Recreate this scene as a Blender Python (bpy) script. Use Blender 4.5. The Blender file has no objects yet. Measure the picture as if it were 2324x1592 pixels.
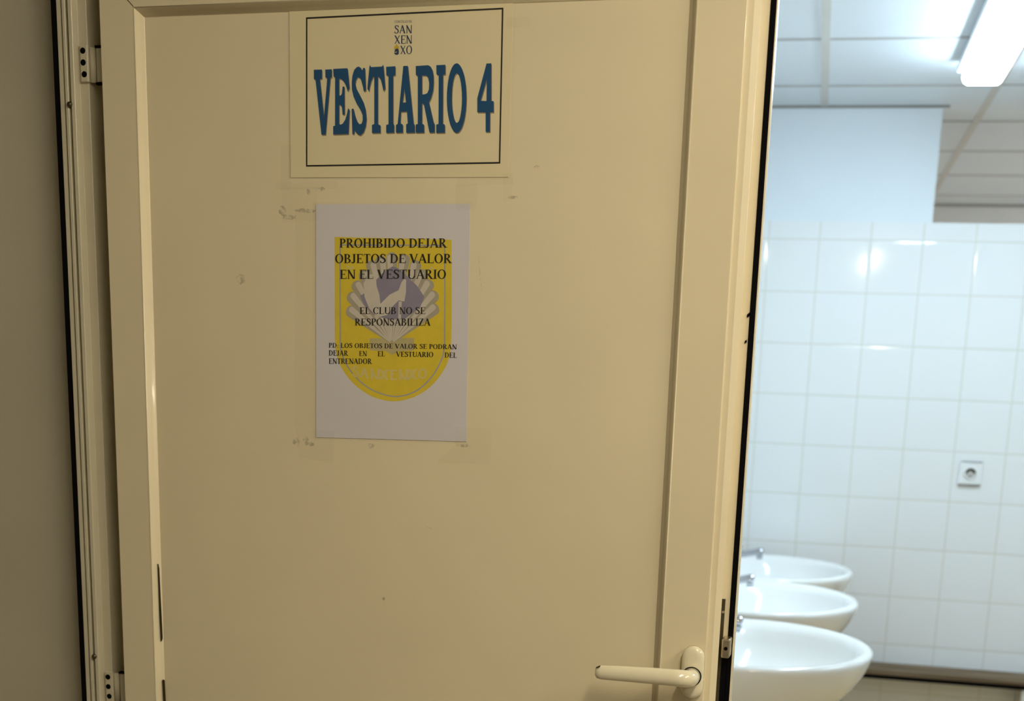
import bpy, bmesh, math, random
from mathutils import Vector, Matrix
from mathutils.geometry import tessellate_polygon

scene = bpy.context.scene
COL = scene.collection
random.seed(4)

# ------------------------------------------------------------------ camera
# The photograph is an off-centre crop of a wider frame, hence the lens shift.
cam_data = bpy.data.cameras.new('camera')
cam = bpy.data.objects.new('camera', cam_data)
COL.objects.link(cam)
right = Vector((0.978985, 0.200680, 0.036282))
down = Vector((0.078411, -0.206173, -0.975369))
fwd = Vector((-0.188257, 0.957716, -0.217576))
m = Matrix.Identity(4)
for i in range(3):
    m[i][0], m[i][1], m[i][2] = right[i], -down[i], -fwd[i]
m[0][3], m[1][3], m[2][3] = 0.0, 0.0, 1.5
cam.matrix_world = m
cam_data.sensor_fit = 'HORIZONTAL'
cam_data.sensor_width = 36.0
cam_data.lens = 2904.68 / 2324 * 36.0
cam_data.shift_x = (1162 - 1251.8) / 2324
cam_data.shift_y = (1497.3 - 796) / 2324
cam_data.clip_start = 0.05
cam_data.dof.use_dof = True
cam_data.dof.focus_distance = 1.66
cam_data.dof.aperture_fstop = 5.6
scene.camera = cam

# ------------------------------------------------------------------ world, exposure
world = bpy.data.worlds.new('world')
scene.world = world
world.use_nodes = True
bg = world.node_tree.nodes['Background']
bg.inputs[0].default_value = (0.9, 0.85, 0.75, 1)
bg.inputs[1].default_value = 0.0
scene.view_settings.view_transform = 'Standard'
scene.view_settings.look = 'None'
scene.view_settings.gamma = 1.0
scene.view_settings.use_curve_mapping = False
scene.view_settings.exposure = 0.0

COOL = (0.69, 0.875, 1.0)          # daylight tubes of the washroom
WARM = (1.0, 0.885, 0.695)          # warm tubes of the corridor
COOL_L = 44.0
WARM_L = 58.0

# ------------------------------------------------------------------ materials
def nodes_of(name):
    mt = bpy.data.materials.new(name)
    mt.use_nodes = True
    nt = mt.node_tree
    return mt, nt, nt.nodes['Principled BSDF']

def mat(name, col, rough=0.5, metal=0.0, vary=0.03, scale=6.0, coat=0.0, spec=0.5, bump=0.0, bump_scale=200.0):
    mt, nt, p = nodes_of(name)
    p.inputs['Roughness'].default_value = rough
    p.inputs['Metallic'].default_value = metal
    p.inputs['Specular IOR Level'].default_value = spec
    p.inputs['Coat Weight'].default_value = coat
    p.inputs['Coat Roughness'].default_value = 0.08
    tc = nt.nodes.new('ShaderNodeTexCoord')
    nz = nt.nodes.new('ShaderNodeTexNoise')
    nz.inputs['Scale'].default_value = scale
    nz.inputs['Detail'].default_value = 4
    nt.links.new(tc.outputs['Object'], nz.inputs['Vector'])
    rp = nt.nodes.new('ShaderNodeValToRGB')
    rp.color_ramp.elements[0].position = 0.3
    rp.color_ramp.elements[1].position = 0.7
    rp.color_ramp.elements[0].color = tuple(c * (1 - vary) for c in col) + (1,)
    rp.color_ramp.elements[1].color = tuple(min(1, c * (1 + vary)) for c in col) + (1,)
    nt.links.new(nz.outputs['Fac'], rp.inputs['Fac'])
    nt.links.new(rp.outputs['Color'], p.inputs['Base Color'])
    if bump:
        n2 = nt.nodes.new('ShaderNodeTexNoise')
        n2.inputs['Scale'].default_value = bump_scale
        nt.links.new(tc.outputs['Object'], n2.inputs['Vector'])
        b = nt.nodes.new('ShaderNodeBump')
        b.inputs['Strength'].default_value = bump
        b.inputs['Distance'].default_value = 0.001
        nt.links.new(n2.outputs['Fac'], b.inputs['Height'])
        nt.links.new(b.outputs['Normal'], p.inputs['Normal'])
    return mt

def emit_mat(name, col, strength):
    mt = bpy.data.materials.new(name)
    mt.use_nodes = True
    nt = mt.node_tree
    nt.nodes.clear()
    e = nt.nodes.new('ShaderNodeEmission')
    e.inputs[0].default_value = col + (1,)
    e.inputs[1].default_value = strength
    o = nt.nodes.new('ShaderNodeOutputMaterial')
    nt.links.new(e.outputs[0], o.inputs[0])
    return mt

def film_mat(name, tint, diffuse, gloss_rough=0.12, patchy=0.0, gloss=0.03):
    """clear plastic: mostly transparent, a little diffuse haze and a faint gloss"""
    mt = bpy.data.materials.new(name)
    mt.use_nodes = True
    nt = mt.node_tree
    nt.nodes.clear()
    N = nt.nodes.new
    tr = N('ShaderNodeBsdfTransparent')
    df = N('ShaderNodeBsdfDiffuse'); df.inputs[0].default_value = tint + (1,)
    gl = N('ShaderNodeBsdfGlossy'); gl.inputs['Roughness'].default_value = gloss_rough
    m1 = N('ShaderNodeMixShader'); m1.inputs[0].default_value = diffuse
    m2 = N('ShaderNodeMixShader'); m2.inputs[0].default_value = gloss
    o = N('ShaderNodeOutputMaterial')
    L = nt.links.new
    L(tr.outputs[0], m1.inputs[1]); L(df.outputs[0], m1.inputs[2])
    L(m1.outputs[0], m2.inputs[1]); L(gl.outputs[0], m2.inputs[2])
    L(m2.outputs[0], o.inputs[0])
    if patchy:
        tc = N('ShaderNodeTexCoord'); nz = N('ShaderNodeTexNoise')
        nz.inputs['Scale'].default_value = 180; nz.inputs['Detail'].default_value = 5
        mr = N('ShaderNodeMapRange')
        mr.inputs['From Min'].default_value = 0.42; mr.inputs['From Max'].default_value = 0.62
        mr.inputs['To Min'].default_value = 0.0; mr.inputs['To Max'].default_value = patchy
        L(tc.outputs['Object'], nz.inputs['Vector']); L(nz.outputs['Fac'], mr.inputs['Value'])
        L(mr.outputs['Result'], m1.inputs[0])
    return mt

def tile_mat():
    """glazed white wall tiles: grout grid from world position, each tile tilted a hair"""
    mt, nt, p = nodes_of('white_tiles')
    N = nt.nodes.new; L = nt.links.new
    def mth(op, a, b=None):
        n = N('ShaderNodeMath'); n.operation = op
        for i, v in enumerate((a, b)):
            if v is None: continue
            if isinstance(v, (int, float)): n.inputs[i].default_value = v
            else: L(v, n.inputs[i])
        return n.outputs[0]
    tc = N('ShaderNodeTexCoord'); sp = N('ShaderNodeSeparateXYZ')
    L(tc.outputs['Object'], sp.inputs[0])
    fx = mth('DIVIDE', mth('SUBTRACT', sp.outputs['X'], 0.324), 0.1836)
    fz = mth('DIVIDE', mth('SUBTRACT', sp.outputs['Z'], 0.344), 0.1858)
    def edge(f):
        fr = mth('FRACT', f)
        return mth('MINIMUM', fr, mth('SUBTRACT', 1.0, fr))
    d = mth('MINIMUM', edge(fx), edge(fz))
    g = N('ShaderNodeMapRange')
    g.inputs['From Min'].default_value = 0.007; g.inputs['From Max'].default_value = 0.016
    L(d, g.inputs['Value'])
    cb = N('ShaderNodeCombineXYZ')
    L(mth('FLOOR', fx), cb.inputs[0]); L(mth('FLOOR', fz), cb.inputs[1])
    wn = N('ShaderNodeTexWhiteNoise'); wn.noise_dimensions = '2D'
    L(cb.outputs[0], wn.inputs['Vector'])
    mx = N('ShaderNodeMix'); mx.data_type = 'RGBA'
    mx.inputs[6].default_value = (0.66, 0.64, 0.57, 1)
    mx.inputs[7].default_value = (0.82, 0.83, 0.83, 1)
    L(g.outputs['Result'], mx.inputs[0]); L(mx.outputs[2], p.inputs['Base Color'])
    rr = N('ShaderNodeMapRange')
    rr.inputs['To Min'].default_value = 0.6; rr.inputs['To Max'].default_value = 0.07
    L(g.outputs['Result'], rr.inputs['Value']); L(rr.outputs['Result'], p.inputs['Roughness'])
    geo = N('ShaderNodeNewGeometry')
    off = N('ShaderNodeVectorMath'); off.operation = 'SUBTRACT'
    off.inputs[1].default_value = (0.5, 0.5, 0.5); L(wn.outputs['Color'], off.inputs[0])
    sc = N('ShaderNodeVectorMath'); sc.operation = 'SCALE'; sc.inputs[3].default_value = 0.012
    L(off.outputs[0], sc.inputs[0])
    ad = N('ShaderNodeVectorMath'); ad.operation = 'ADD'
    L(geo.outputs['Normal'], ad.inputs[0]); L(sc.outputs[0], ad.inputs[1])
    nm = N('ShaderNodeVectorMath'); nm.operation = 'NORMALIZE'; L(ad.outputs[0], nm.inputs[0])
    bp = N('ShaderNodeBump'); bp.inputs['Strength'].default_value = 0.35; bp.inputs['Distance'].default_value = 0.002
    pl = N('ShaderNodeMapRange'); pl.inputs['From Max'].default_value = 0.05
    L(d, pl.inputs['Value']); L(pl.outputs['Result'], bp.inputs['Height'])
    L(nm.outputs[0], bp.inputs['Normal']); L(bp.outputs[0], p.inputs['Normal'])
    return mt

def wood_mat():
    mt, nt, p = nodes_of('weathered_wood')
    N = nt.nodes.new; L = nt.links.new
    tc = N('ShaderNodeTexCoord'); mp = N('ShaderNodeMapping'); nz = N('ShaderNodeTexNoise')
    mp.inputs['Scale'].default_value = (3, 90, 90)
    nz.inputs['Scale'].default_value = 1.0; nz.inputs['Detail'].default_value = 6
    rp = N('ShaderNodeValToRGB')
    rp.color_ramp.elements[0].position = 0.35; rp.color_ramp.elements[0].color = (0.10, 0.066, 0.036, 1)
    rp.color_ramp.elements[1].position = 0.7; rp.color_ramp.elements[1].color = (0.25, 0.18, 0.115, 1)
    L(tc.outputs['Object'], mp.inputs[0]); L(mp.outputs[0], nz.inputs['Vector'])
    L(nz.outputs['Fac'], rp.inputs[0]); L(rp.outputs[0], p.inputs['Base Color'])
    p.inputs['Roughness'].default_value = 0.85
    p.inputs['Specular IOR Level'].default_value = 0.2
    return mt

IVORY = mat('ivory_lacquer', (0.79, 0.705, 0.485), 0.36, vary=0.025, scale=5, coat=0.25)
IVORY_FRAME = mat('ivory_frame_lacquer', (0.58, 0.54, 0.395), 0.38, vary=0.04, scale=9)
HANDLE_M = mat('cream_enamel', (0.84, 0.78, 0.57), 0.16, vary=0.01, coat=0.4)
PANEL_WALL = mat('greyish_panel_paint', (0.50, 0.475, 0.36), 0.5, vary=0.06, scale=3)
CORR = mat('corridor_plaster', (0.42, 0.39, 0.33), 0.8, vary=0.04)
CORR_FLOOR = mat('corridor_terrazzo', (0.25, 0.22, 0.17), 0.4, vary=0.3, scale=60)
RUBBER = mat('black_rubber', (0.004, 0.004, 0.005), 0.9, vary=0.0, spec=0.05)
DARK_GAP = mat('dark_gap_shade', (0.05, 0.035, 0.015), 0.9, vary=0.2, spec=0.1)  # gaps and holes; also the painted shade in the socket
METAL_DARK = mat('tarnished_steel', (0.10, 0.085, 0.055), 0.4, metal=0.8, vary=0.2, scale=40)
METAL_LATCH = mat('nickel_latch', (0.62, 0.55, 0.40), 0.3, metal=1.0, vary=0.15, scale=60)
CHROME = mat('chrome', (0.44, 0.45, 0.48), 0.12, metal=1.0, vary=0.0)
CERAMIC = mat('white_vitreous_china', (0.86, 0.86, 0.84), 0.07, vary=0.0, coat=0.3)
TILES = tile_mat()
WOOD = wood_mat()
UPPER = mat('cool_white_paint', (0.74, 0.79, 0.83), 0.6, vary=0.01)
FAR = mat('grey_white_paint', (0.62, 0.60, 0.55), 0.7, vary=0.02)
CEIL_M = mat('ceiling_board', (0.71, 0.76, 0.80), 0.45, vary=0.015, scale=3)
TEE_M = mat('ceiling_tee_metal', (0.42, 0.41, 0.40), 0.6, vary=0.03)
GRID_M = mat('ceiling_grid_metal', (0.60, 0.58, 0.54), 0.5, vary=0.03)
TRIM_M = mat('grey_trim_and_shade', (0.26, 0.24, 0.22), 0.6, vary=0.05)  # ceiling trims; also the shadow lines at the socket plate
FLOOR_M = mat('tan_floor_tile', (0.58, 0.385, 0.16), 0.5, vary=0.1, scale=20)
WHITE_MET = mat('white_enamel_metal', (0.74, 0.75, 0.76), 0.4, vary=0.0)
PLASTIC_W = mat('white_plastic', (0.82, 0.83, 0.83), 0.3, vary=0.0)
SOCKET_IN = mat('socket_recess_plastic', (0.50, 0.48, 0.45), 0.5, vary=0.0)
SIGN_PAPER = mat('cream_paper', (0.80, 0.715, 0.46), 0.6, vary=0.012, scale=8)
NOTE_PAPER = mat('white_paper', (0.70, 0.68, 0.70), 0.6, vary=0.015, scale=8)
INK_BLACK = mat('black_ink', (0.010, 0.010, 0.011), 0.45, vary=0.0)
INK_BLUE = mat('blue_ink', (0.006, 0.075, 0.20), 0.4, vary=0.06, scale=30)
INK_SHADE = mat('brown_shadow_ink', (0.30, 0.23, 0.13), 0.5, vary=0.05)
INK_NAVY = mat('navy_ink', (0.02, 0.055, 0.13), 0.45, vary=0.05)
INK_GREY = mat('grey_ink', (0.20, 0.21, 0.20), 0.5, vary=0.05)
INK_GOLD = mat('mustard_ink', (0.62, 0.46, 0.05), 0.5, vary=0.08, scale=300)
INK_RUST = mat('rust_ink', (0.35, 0.16, 0.06), 0.5, vary=0.05)
INK_YELLOW = mat('yellow_print', (0.74, 0.58, 0.035), 0.55, vary=0.04, scale=60)
INK_LINE = mat('pale_blue_print', (0.36, 0.38, 0.42), 0.55, vary=0.04)
INK_MAUVE = mat('mauve_blue_print', (0.27, 0.25, 0.34), 0.55, vary=0.05, scale=60)
INK_RIB = mat('pale_rib_print', (0.62, 0.58, 0.50), 0.55, vary=0.04, scale=60)
INK_RIBSHADE = mat('taupe_rib_print', (0.42, 0.385, 0.29), 0.55, vary=0.05, scale=60)
INK_BASE = mat('ochre_grey_print', (0.52, 0.45, 0.22), 0.55, vary=0.05, scale=60)
INK_GHOST = mat('pale_yellow_print', (0.69, 0.58, 0.20), 0.55, vary=0.04, scale=60)
FILM = film_mat('laminate_film', (0.6, 0.55, 0.35), 0.015, 0.10)
TAPE = film_mat('clear_tape', (0.74, 0.66, 0.36), 0.02, 0.2, gloss=0.02)
STAIN = film_mat('adhesive_stain', (0.16, 0.12, 0.035), 0.0, 0.5, patchy=0.13, gloss=0.005)
COOL_EMIT = emit_mat('cool_diffuser_light', COOL, COOL_L)
FAR_EMIT = emit_mat('far_fill_light', (0.84, 0.92, 1.0), 90.0)  # glow of the light added behind the tiled wall
WARM_EMIT = emit_mat('warm_tube_light', WARM, WARM_L)

# ------------------------------------------------------------------ helpers
def link(name, bm, material, parent=None, smooth=False):
    me = bpy.data.meshes.new(name)
    bmesh.ops.recalc_face_normals(bm, faces=bm.faces[:])
    bm.to_mesh(me); bm.free()
    me.materials.append(material)
    if smooth:
        for f in me.polygons: f.use_smooth = True
    o = bpy.data.objects.new(name, me)
    COL.objects.link(o)
    if parent: o.parent = parent
    return o

def tag(o, label=None, cat=None, group=None, kind=None):
    if label: o['label'] = label
    if cat: o['category'] = cat
    if group: o['group'] = group
    if kind: o['kind'] = kind
    return o

def thing(name, label, cat, loc=(0, 0, 0), rotz=0.0, group=None, kind=None):
    o = bpy.data.objects.new(name, None)
    o.empty_display_size = 0.05
    COL.objects.link(o)
    o.location = loc; o.rotation_euler = (0, 0, rotz)
    return tag(o, label, cat, group, kind)

def box(bm, x0, x1, y0, y1, z0, z1, bevel=0.0, seg=2):
    vs = [bm.verts.new((x, y, z)) for x in (x0, x1) for y in (y0, y1) for z in (z0, z1)]
    fs = [(0, 1, 3, 2), (4, 6, 7, 5), (0, 4, 5, 1), (2, 3, 7, 6), (0, 2, 6, 4), (1, 5, 7, 3)]
    faces = [bm.faces.new([vs[i] for i in f]) for f in fs]
    if bevel:
        es = list({e for f in faces for e in f.edges})
        bmesh.ops.bevel(bm, geom=es, offset=bevel, segments=seg, profile=0.5, affect='EDGES')
    return bm

def boxo(name, material, parent, *a, **k):
    return link(name, box(bmesh.new(), *a, **k), material, parent)

def prism_z(bm, pts, z0, z1):
    """closed outline in x, y run from z0 to z1"""
    a = [bm.verts.new((x, y, z0)) for x, y in pts]
    b = [bm.verts.new((x, y, z1)) for x, y in pts]
    n = len(pts)
    for i in range(n):
        bm.faces.new((a[i], a[(i + 1) % n], b[(i + 1) % n], b[i]))
    bm.faces.new(a[::-1]); bm.faces.new(b)
    return bm

def sheet(bm, pts, y0, y1):
    """closed outline in x, z with a small real thickness along y"""
    a = [bm.verts.new((x, y0, z)) for x, z in pts]
    b = [bm.verts.new((x, y1, z)) for x, z in pts]
    n = len(pts)
    for i in range(n):
        bm.faces.new((a[i], a[(i + 1) % n], b[(i + 1) % n], b[i]))
    bm.faces.new(a); bm.faces.new(b[::-1])
    return bm

def flat(bm, contours, y):
    """print: fill an outline (first contour, then holes) in the x, z plane"""
    vv = [[Vector((x, z, 0)) for x, z in c] for c in contours]
    pts = [p for c in vv for p in c]
    vs = [bm.verts.new((p.x, y, p.y)) for p in pts]
    for t in tessellate_polygon(vv):
        try: bm.faces.new([vs[i] for i in t])
        except ValueError: pass
    return bm

def tube(bm, path, radii, n=20, caps=True, flat_z=1.0):
    """round bar swept along a path"""
    rings = []
    P = [Vector(p) for p in path]
    prev = None
    for i, p in enumerate(P):
        d = (P[min(i + 1, len(P) - 1)] - P[max(i - 1, 0)]).normalized()
        if prev is None:
            ref = Vector((0, 0, 1)) if abs(d.z) < 0.9 else Vector((1, 0, 0))
            s = d.cross(ref).normalized()
        else:
            s = (prev - d * prev.dot(d)).normalized()
        prev = s
        t = s.cross(d).normalized()
        r = radii[i] if isinstance(radii, (list, tuple)) else radii
        ra, rb = r if isinstance(r, tuple) else (r, r)
        rings.append([bm.verts.new(p + s * (ra * math.cos(2 * math.pi * k / n)) + t * (rb * math.sin(2 * math.pi * k / n))) for k in range(n)])
    for a, b in zip(rings, rings[1:]):
        for k in range(n):
            bm.faces.new((a[k], a[(k + 1) % n], b[(k + 1) % n], b[k]))
    if caps:
        bm.faces.new(rings[0][::-1]); bm.faces.new(rings[-1])
    return bm

def copy_tree(o, parent=None):
    c = o.copy(); COL.objects.link(c)
    if parent: c.parent = parent
    for ch in list(o.children): copy_tree(ch, c)
    return c

# ------------------------------------------------------------------ lettering
def glyphs(T, t, s, sh):
    """capitals one unit high; T thick stroke, t thin stroke, s serif reach, sh serif height"""
    def R(x0, y0, x1, y1): return [(x0, y0), (x1, y0), (x1, y1), (x0, y1)]
    def serif(x0, x1, y): return [R(x0 - s, y, x1 + s, y + sh)] if s else []
    def stem(x, w=None, y0=0, y1=1, lo=True, hi=True):
        w = w or T
        return [R(x, y0, x + w, y1)] + (serif(x, x + w, 0) if lo else []) + (serif(x, x + w, 1 - sh) if hi else [])
    def diag(x0, y0, x1, y1, w): return [[(x0 - w / 2, y0), (x0 + w / 2, y0), (x1 + w / 2, y1), (x1 - w / 2, y1)]]
    def arc(cx, cy, rx, ry, a0, a1, wx, wy, n=20):
        out = []
        for i in range(n):
            q = []
            for k in (i, i + 1):
                a = math.radians(a0 + (a1 - a0) * k / n); q.append((math.cos(a), math.sin(a)))
            (c0, s0), (c1, s1) = q
            out.append([(cx + rx * c0, cy + ry * s0), (cx + rx * c1, cy + ry * s1),
                        (cx + (rx - wx) * c1, cy + (ry - wy) * s1), (cx + (rx - wx) * c0, cy + (ry - wy) * s0)])
        return out
    def ribbon(pts):
        out = []
        L, Rr = [], []
        for i, (x, y, w) in enumerate(pts):
            a, b = pts[max(i - 1, 0)], pts[min(i + 1, len(pts) - 1)]
            dx, dy = b[0] - a[0], b[1] - a[1]
            l = math.hypot(dx, dy) or 1
            nx, ny = -dy / l * w / 2, dx / l * w / 2
            L.append((x + nx, y + ny)); Rr.append((x - nx, y - ny))
        for i in range(len(pts) - 1):
            out.append([L[i], L[i + 1], Rr[i + 1], Rr[i]])
        return out
    tick = [] if not s else None
    def tk(x, y0, y1, w=0.035): return [R(x - w, y0, x, y1)] if s else []
    G = {}
    G['A'] = (0.72, diag(0.09, 0, 0.36, 1, t * 1.2) + diag(0.62, 0, 0.35, 1, T * 1.08) + [R(0.19, 0.32, 0.54, 0.32 + t)] + (serif(0.06, 0.12, 0) + serif(0.54, 0.69, 0) if s else []))
    G['B'] = (0.66, stem(0.09) + arc(0.3, 0.755, 0.25, 0.245, -90, 90, T, t) + arc(0.32, 0.265, 0.29, 0.265, -90, 90, T, t) + [R(0.1, 1 - t, 0.31, 1), R(0.1, 0.49, 0.33, 0.49 + t), R(0.1, 0, 0.33, t)])
    G['C'] = (0.69, arc(0.39, 0.5, 0.35, 0.515, 40, 318, T, t) + tk(0.645, 0.68, 1.0))
    G['D'] = (0.74, stem(0.09) + arc(0.3, 0.5, 0.39, 0.5, -90, 90, T, t) + [R(0.1, 1 - t, 0.31, 1), R(0.1, 0, 0.31, t)])
    G['E'] = (0.62, stem(0.09) + [R(0.1, 1 - t, 0.56, 1), R(0.1, 0.48, 0.44, 0.48 + t), R(0.1, 0, 0.58, t)] + tk(0.565, 0.78, 1) + tk(0.445, 0.38, 0.62) + tk(0.595, 0, 0.24))
    G['H'] = (0.76, stem(0.09) + stem(0.52) + [R(0.1, 0.49, 0.6, 0.49 + t)])
    G['I'] = (0.34, stem(0.1))
    G['J'] = (0.41, stem(0.17, y0=0.2, lo=False) + arc(0.12, 0.2, 0.17 + T - 0.12, 0.225, -110, 0, T, t * 1.4) + ([R(0.0, 0.03, 0.11, 0.12)] if s else []))
    G['L'] = (0.6, stem(0.09) + [R(0.1, 0, 0.56, t)] + tk(0.57, 0, 0.26))
    G['N'] = (0.75, stem(0.11, t * 1.2, lo=True, hi=True) + stem(0.6, t * 1.2, lo=False, hi=True) + diag(0.115, 1, 0.6, 0, T * 1.1))
    G['O'] = (0.76, arc(0.38, 0.5, 0.35, 0.515, 0, 360, T, t, 36))
    G['P'] = (0.58, stem(0.09) + arc(0.29, 0.73, 0.26, 0.27, -90, 90, T, t) + [R(0.1, 1 - t, 0.3, 1), R(0.1, 0.46, 0.3, 0.46 + t)])
    G['R'] = (0.69, stem(0.09) + arc(0.29, 0.74, 0.26, 0.26, -90, 90, T, t) + [R(0.1, 1 - t, 0.3, 1), R(0.1, 0.48, 0.32, 0.48 + t)] + diag(0.6, 0, 0.31, 0.5, T * 1.05) + (serif(0.55, 0.68, 0) if s else []))
    w1 = lambda f: t + (T - t) * f
    G['S'] = (0.55, ribbon([(0.46, 0.78, w1(.1)), (0.43, 0.88, w1(.15)), (0.36, 0.95, w1(.25)), (0.27, 0.975, w1(.3)), (0.17, 0.945, w1(.5)), (0.115, 0.86, w1(.8)), (0.115, 0.75, w1(.95)), (0.17, 0.65, w1(1)), (0.28, 0.56, w1(1.1)), (0.39, 0.46, w1(1.05)), (0.445, 0.35, w1(1)), (0.445, 0.22, w1(.9)), (0.39, 0.1, w1(.6)), (0.28, 0.035, w1(.35)), (0.18, 0.045, w1(.25)), (0.1, 0.11, w1(.15)), (0.06, 0.23, w1(.1))]) + tk(0.49, 0.7, 0.99) + tk(0.075, 0.01, 0.3))
    G['T'] = (0.62, stem(0.31 - T / 2, hi=False) + [R(0.04, 1 - t, 0.58, 1)] + tk(0.07, 0.76, 1) + tk(0.585, 0.76, 1))
    G['U'] = (0.74, stem(0.1, y0=0.3, lo=False) + stem(0.6, t * 1.2 if s else T, y0=0.3, lo=False) + arc(0.1 + (0.5 + (t * 1.2 if s else T)) / 2, 0.3, (0.5 + (t * 1.2 if s else T)) / 2, 0.315, 180, 360, T * .8, t * 1.4))
    G['V'] = (0.72, diag(0.1, 1, 0.37, 0, T * 1.1) + diag(0.63, 1, 0.36, 0, t * 1.2) + (serif(0.03, 0.17, 1 - sh) + serif(0.6, 0.66, 1 - sh) if s else []))
    G['X'] = (0.72, diag(0.1, 1, 0.61, 0, T * 1.15) + diag(0.6, 1, 0.1, 0, t * 1.4) + (serif(0.04, 0.17, 1 - sh) + serif(0.55, 0.67, 0) + serif(0.57, 0.63, 1 - sh) + serif(0.07, 0.13, 0) if s else []))
    G['Z'] = (0.62, [R(0.07, 1 - t, 0.57, 1), R(0.05, 0, 0.58, t)] + diag(0.5, 1, 0.12, 0, T * 1.1) + tk(0.1, 0.76, 1) + tk(0.59, 0, 0.25))
    G[':'] = (0.28, [R(0.09, 0, 0.2, 0.12), R(0.09, 0.42, 0.2, 0.54)])
    G[' '] = (0.30, [])
    return G

SERIF = glyphs(0.150, 0.062, 0.07, 0.045)
HUMAN = glyphs(0.13, 0.065, 0.02, 0.03)
SANS = glyphs(0.18, 0.17, 0.0, 0.0)

def write(bm, G, text, x0, x1, z0, z1, h, y, arch=0.0):
    """set a line of capitals from x0 to x1, baseline z0 to z1, cap height h"""
    total = sum(G[c][0] for c in text)
    k = (x1 - x0) / total
    pen = 0.0
    for c in text:
        adv, polys = G[c]
        for j, poly in enumerate(polys):
            pts = []
            for px, py in poly:
                f = (pen + px) / total
                pts.append((x0 + (pen + px) * k, z0 + (z1 - z0) * f - arch * (4 * f * (1 - f)) + py * h))
            vs = [bm.verts.new((px, y - 2.5e-6 * j, pz)) for px, pz in pts]
            try: bm.faces.new(vs)
            except ValueError: pass
        pen += adv
    return bm

# ------------------------------------------------------------------ traced lettering, 0.1 mm, from the bottom centre of each sheet
BIG_LETTERS = [
    [[(-1142,1322),(-1030,1322),(-1030,1213),(-1058,1207),(-1003,759),(-956,1219),(-981,1227),(-983,1321),(-894,1322),(-894,1230),(-913,1219),(-980,545),(-1038,543),(-1119,1205),(-1141,1211)]],
    [[(-874,1326),(-679,1330),(-663,1214),(-651,1095),(-674,1054),(-690,1101),(-711,1146),(-740,1186),(-768,1206),(-793,1208),(-793,1009),(-770,1011),(-754,1033),(-745,1115),(-720,1114),(-716,782),(-745,780),(-752,860),(-768,895),(-793,900),(-793,669),(-770,663),(-743,675),(-710,720),(-685,789),(-670,858),(-648,836),(-655,709),(-664,548),(-875,545),(-875,644),(-849,652),(-848,1227),(-869,1235)]],
    [[(-467,1329),(-441,1328),(-426,1062),(-454,1050),(-469,1116),(-492,1186),(-517,1218),(-542,1219),(-563,1187),(-571,1143),(-557,1089),(-511,1014),(-459,924),(-429,835),(-416,726),(-427,637),(-455,567),(-494,533),(-526,538),(-558,563),(-577,591),(-588,547),(-609,544),(-621,848),(-596,852),(-573,768),(-544,698),(-512,663),(-483,672),(-468,715),(-470,771),(-495,826),(-550,906),(-594,991),(-617,1075),(-620,1164),(-611,1242),(-586,1310),(-552,1340),(-524,1346),(-495,1328),(-478,1298)]],
    [[(-377,1362),(-357,1336),(-213,1339),(-194,1360),(-179,1233),(-164,1081),(-186,1048),(-204,1116),(-223,1180),(-248,1215),(-265,1223),(-261,667),(-244,652),(-226,649),(-225,557),(-341,556),(-342,654),(-310,665),(-314,1221),(-334,1214),(-356,1168),(-373,1110),(-384,1051),(-407,1081),(-393,1218),(-382,1325)]],
    [[(-154,1335),(-32,1339),(-31,1235),(-60,1227),(-54,664),(-41,654),(-40,558),(-147,556),(-148,651),(-117,660),(-123,1226),(-151,1235)]],
    [[(75,1339),(135,1340),(222,659),(236,651),(239,555),(123,554),(121,655),(144,665),(131,807),(50,803),(43,666),(63,661),(77,649),(78,557),(-15,556),(-16,650),(7,661)], [(94,1077),(116,915),(71,911)]],
    [[(241,1335),(404,1341),(437,1324),(463,1282),(478,1219),(482,1142),(475,1045),(449,958),(422,910),(487,675),(502,655),(504,554),(436,553),(356,887),(331,897),(334,659),(361,649),(364,554),(252,553),(250,651),(278,658),(270,1219),(243,1232)], [(325,1223),(384,1221),(408,1192),(422,1134),(419,1061),(398,1018),(365,1004),(329,1004)]],
    [[(512,1339),(631,1341),(633,1231),(603,1223),(611,656),(637,646),(639,551),(526,549),(524,647),(554,655),(546,1221),(516,1233)]],
    [[(915,951),(914,881),(910,813),(902,749),(891,691),(876,641),(859,600),(839,571),(818,552),(795,546),(773,553),(751,571),(730,602),(711,643),(694,693),(680,752),(669,816),(662,885),(658,955),(659,1025),(664,1093),(672,1157),(683,1214),(698,1263),(716,1303),(735,1332),(756,1349),(778,1355),(801,1348),(822,1330),(843,1300),(862,1259),(879,1210),(893,1152),(904,1089),(911,1021)], [(857,952),(857,888),(853,827),(846,773),(837,727),(825,693),(811,672),(796,664),(781,672),(767,693),(753,728),(742,774),(732,829),(726,890),(723,954),(724,1018),(727,1078),(734,1132),(744,1178),(756,1211),(769,1232),(784,1239),(799,1231),(813,1210),(827,1176),(838,1130),(847,1076),(854,1015)]],
    [[(1166,1343),(1227,1344),(1239,912),(1269,911),(1273,781),(1227,780),(1231,554),(1176,553),(1170,781),(1061,784),(1057,948)], [(1174,1162),(1177,913),(1101,917)]],
]
SHIELD = [(-790,2568),(24,2558),(819,2548),(835,1986),(844,1310),(832,1139),(781,979),(674,817),(504,652),(284,541),(45,492),(-230,535),(-441,645),(-604,786),(-718,944),(-775,1118),(-788,1293)]
INNER = [(-722,2477),(739,2485),(750,1985),(761,1208),(732,1064),(611,844),(425,663),(220,570),(-4,551),(-295,636),(-506,790),(-653,975),(-718,1164),(-723,1958)]
SHELL_BASE = [(-291,1299),(329,1324),(331,1166),(118,1145),(23,1099),(-73,1147),(-290,1147)]
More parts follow.
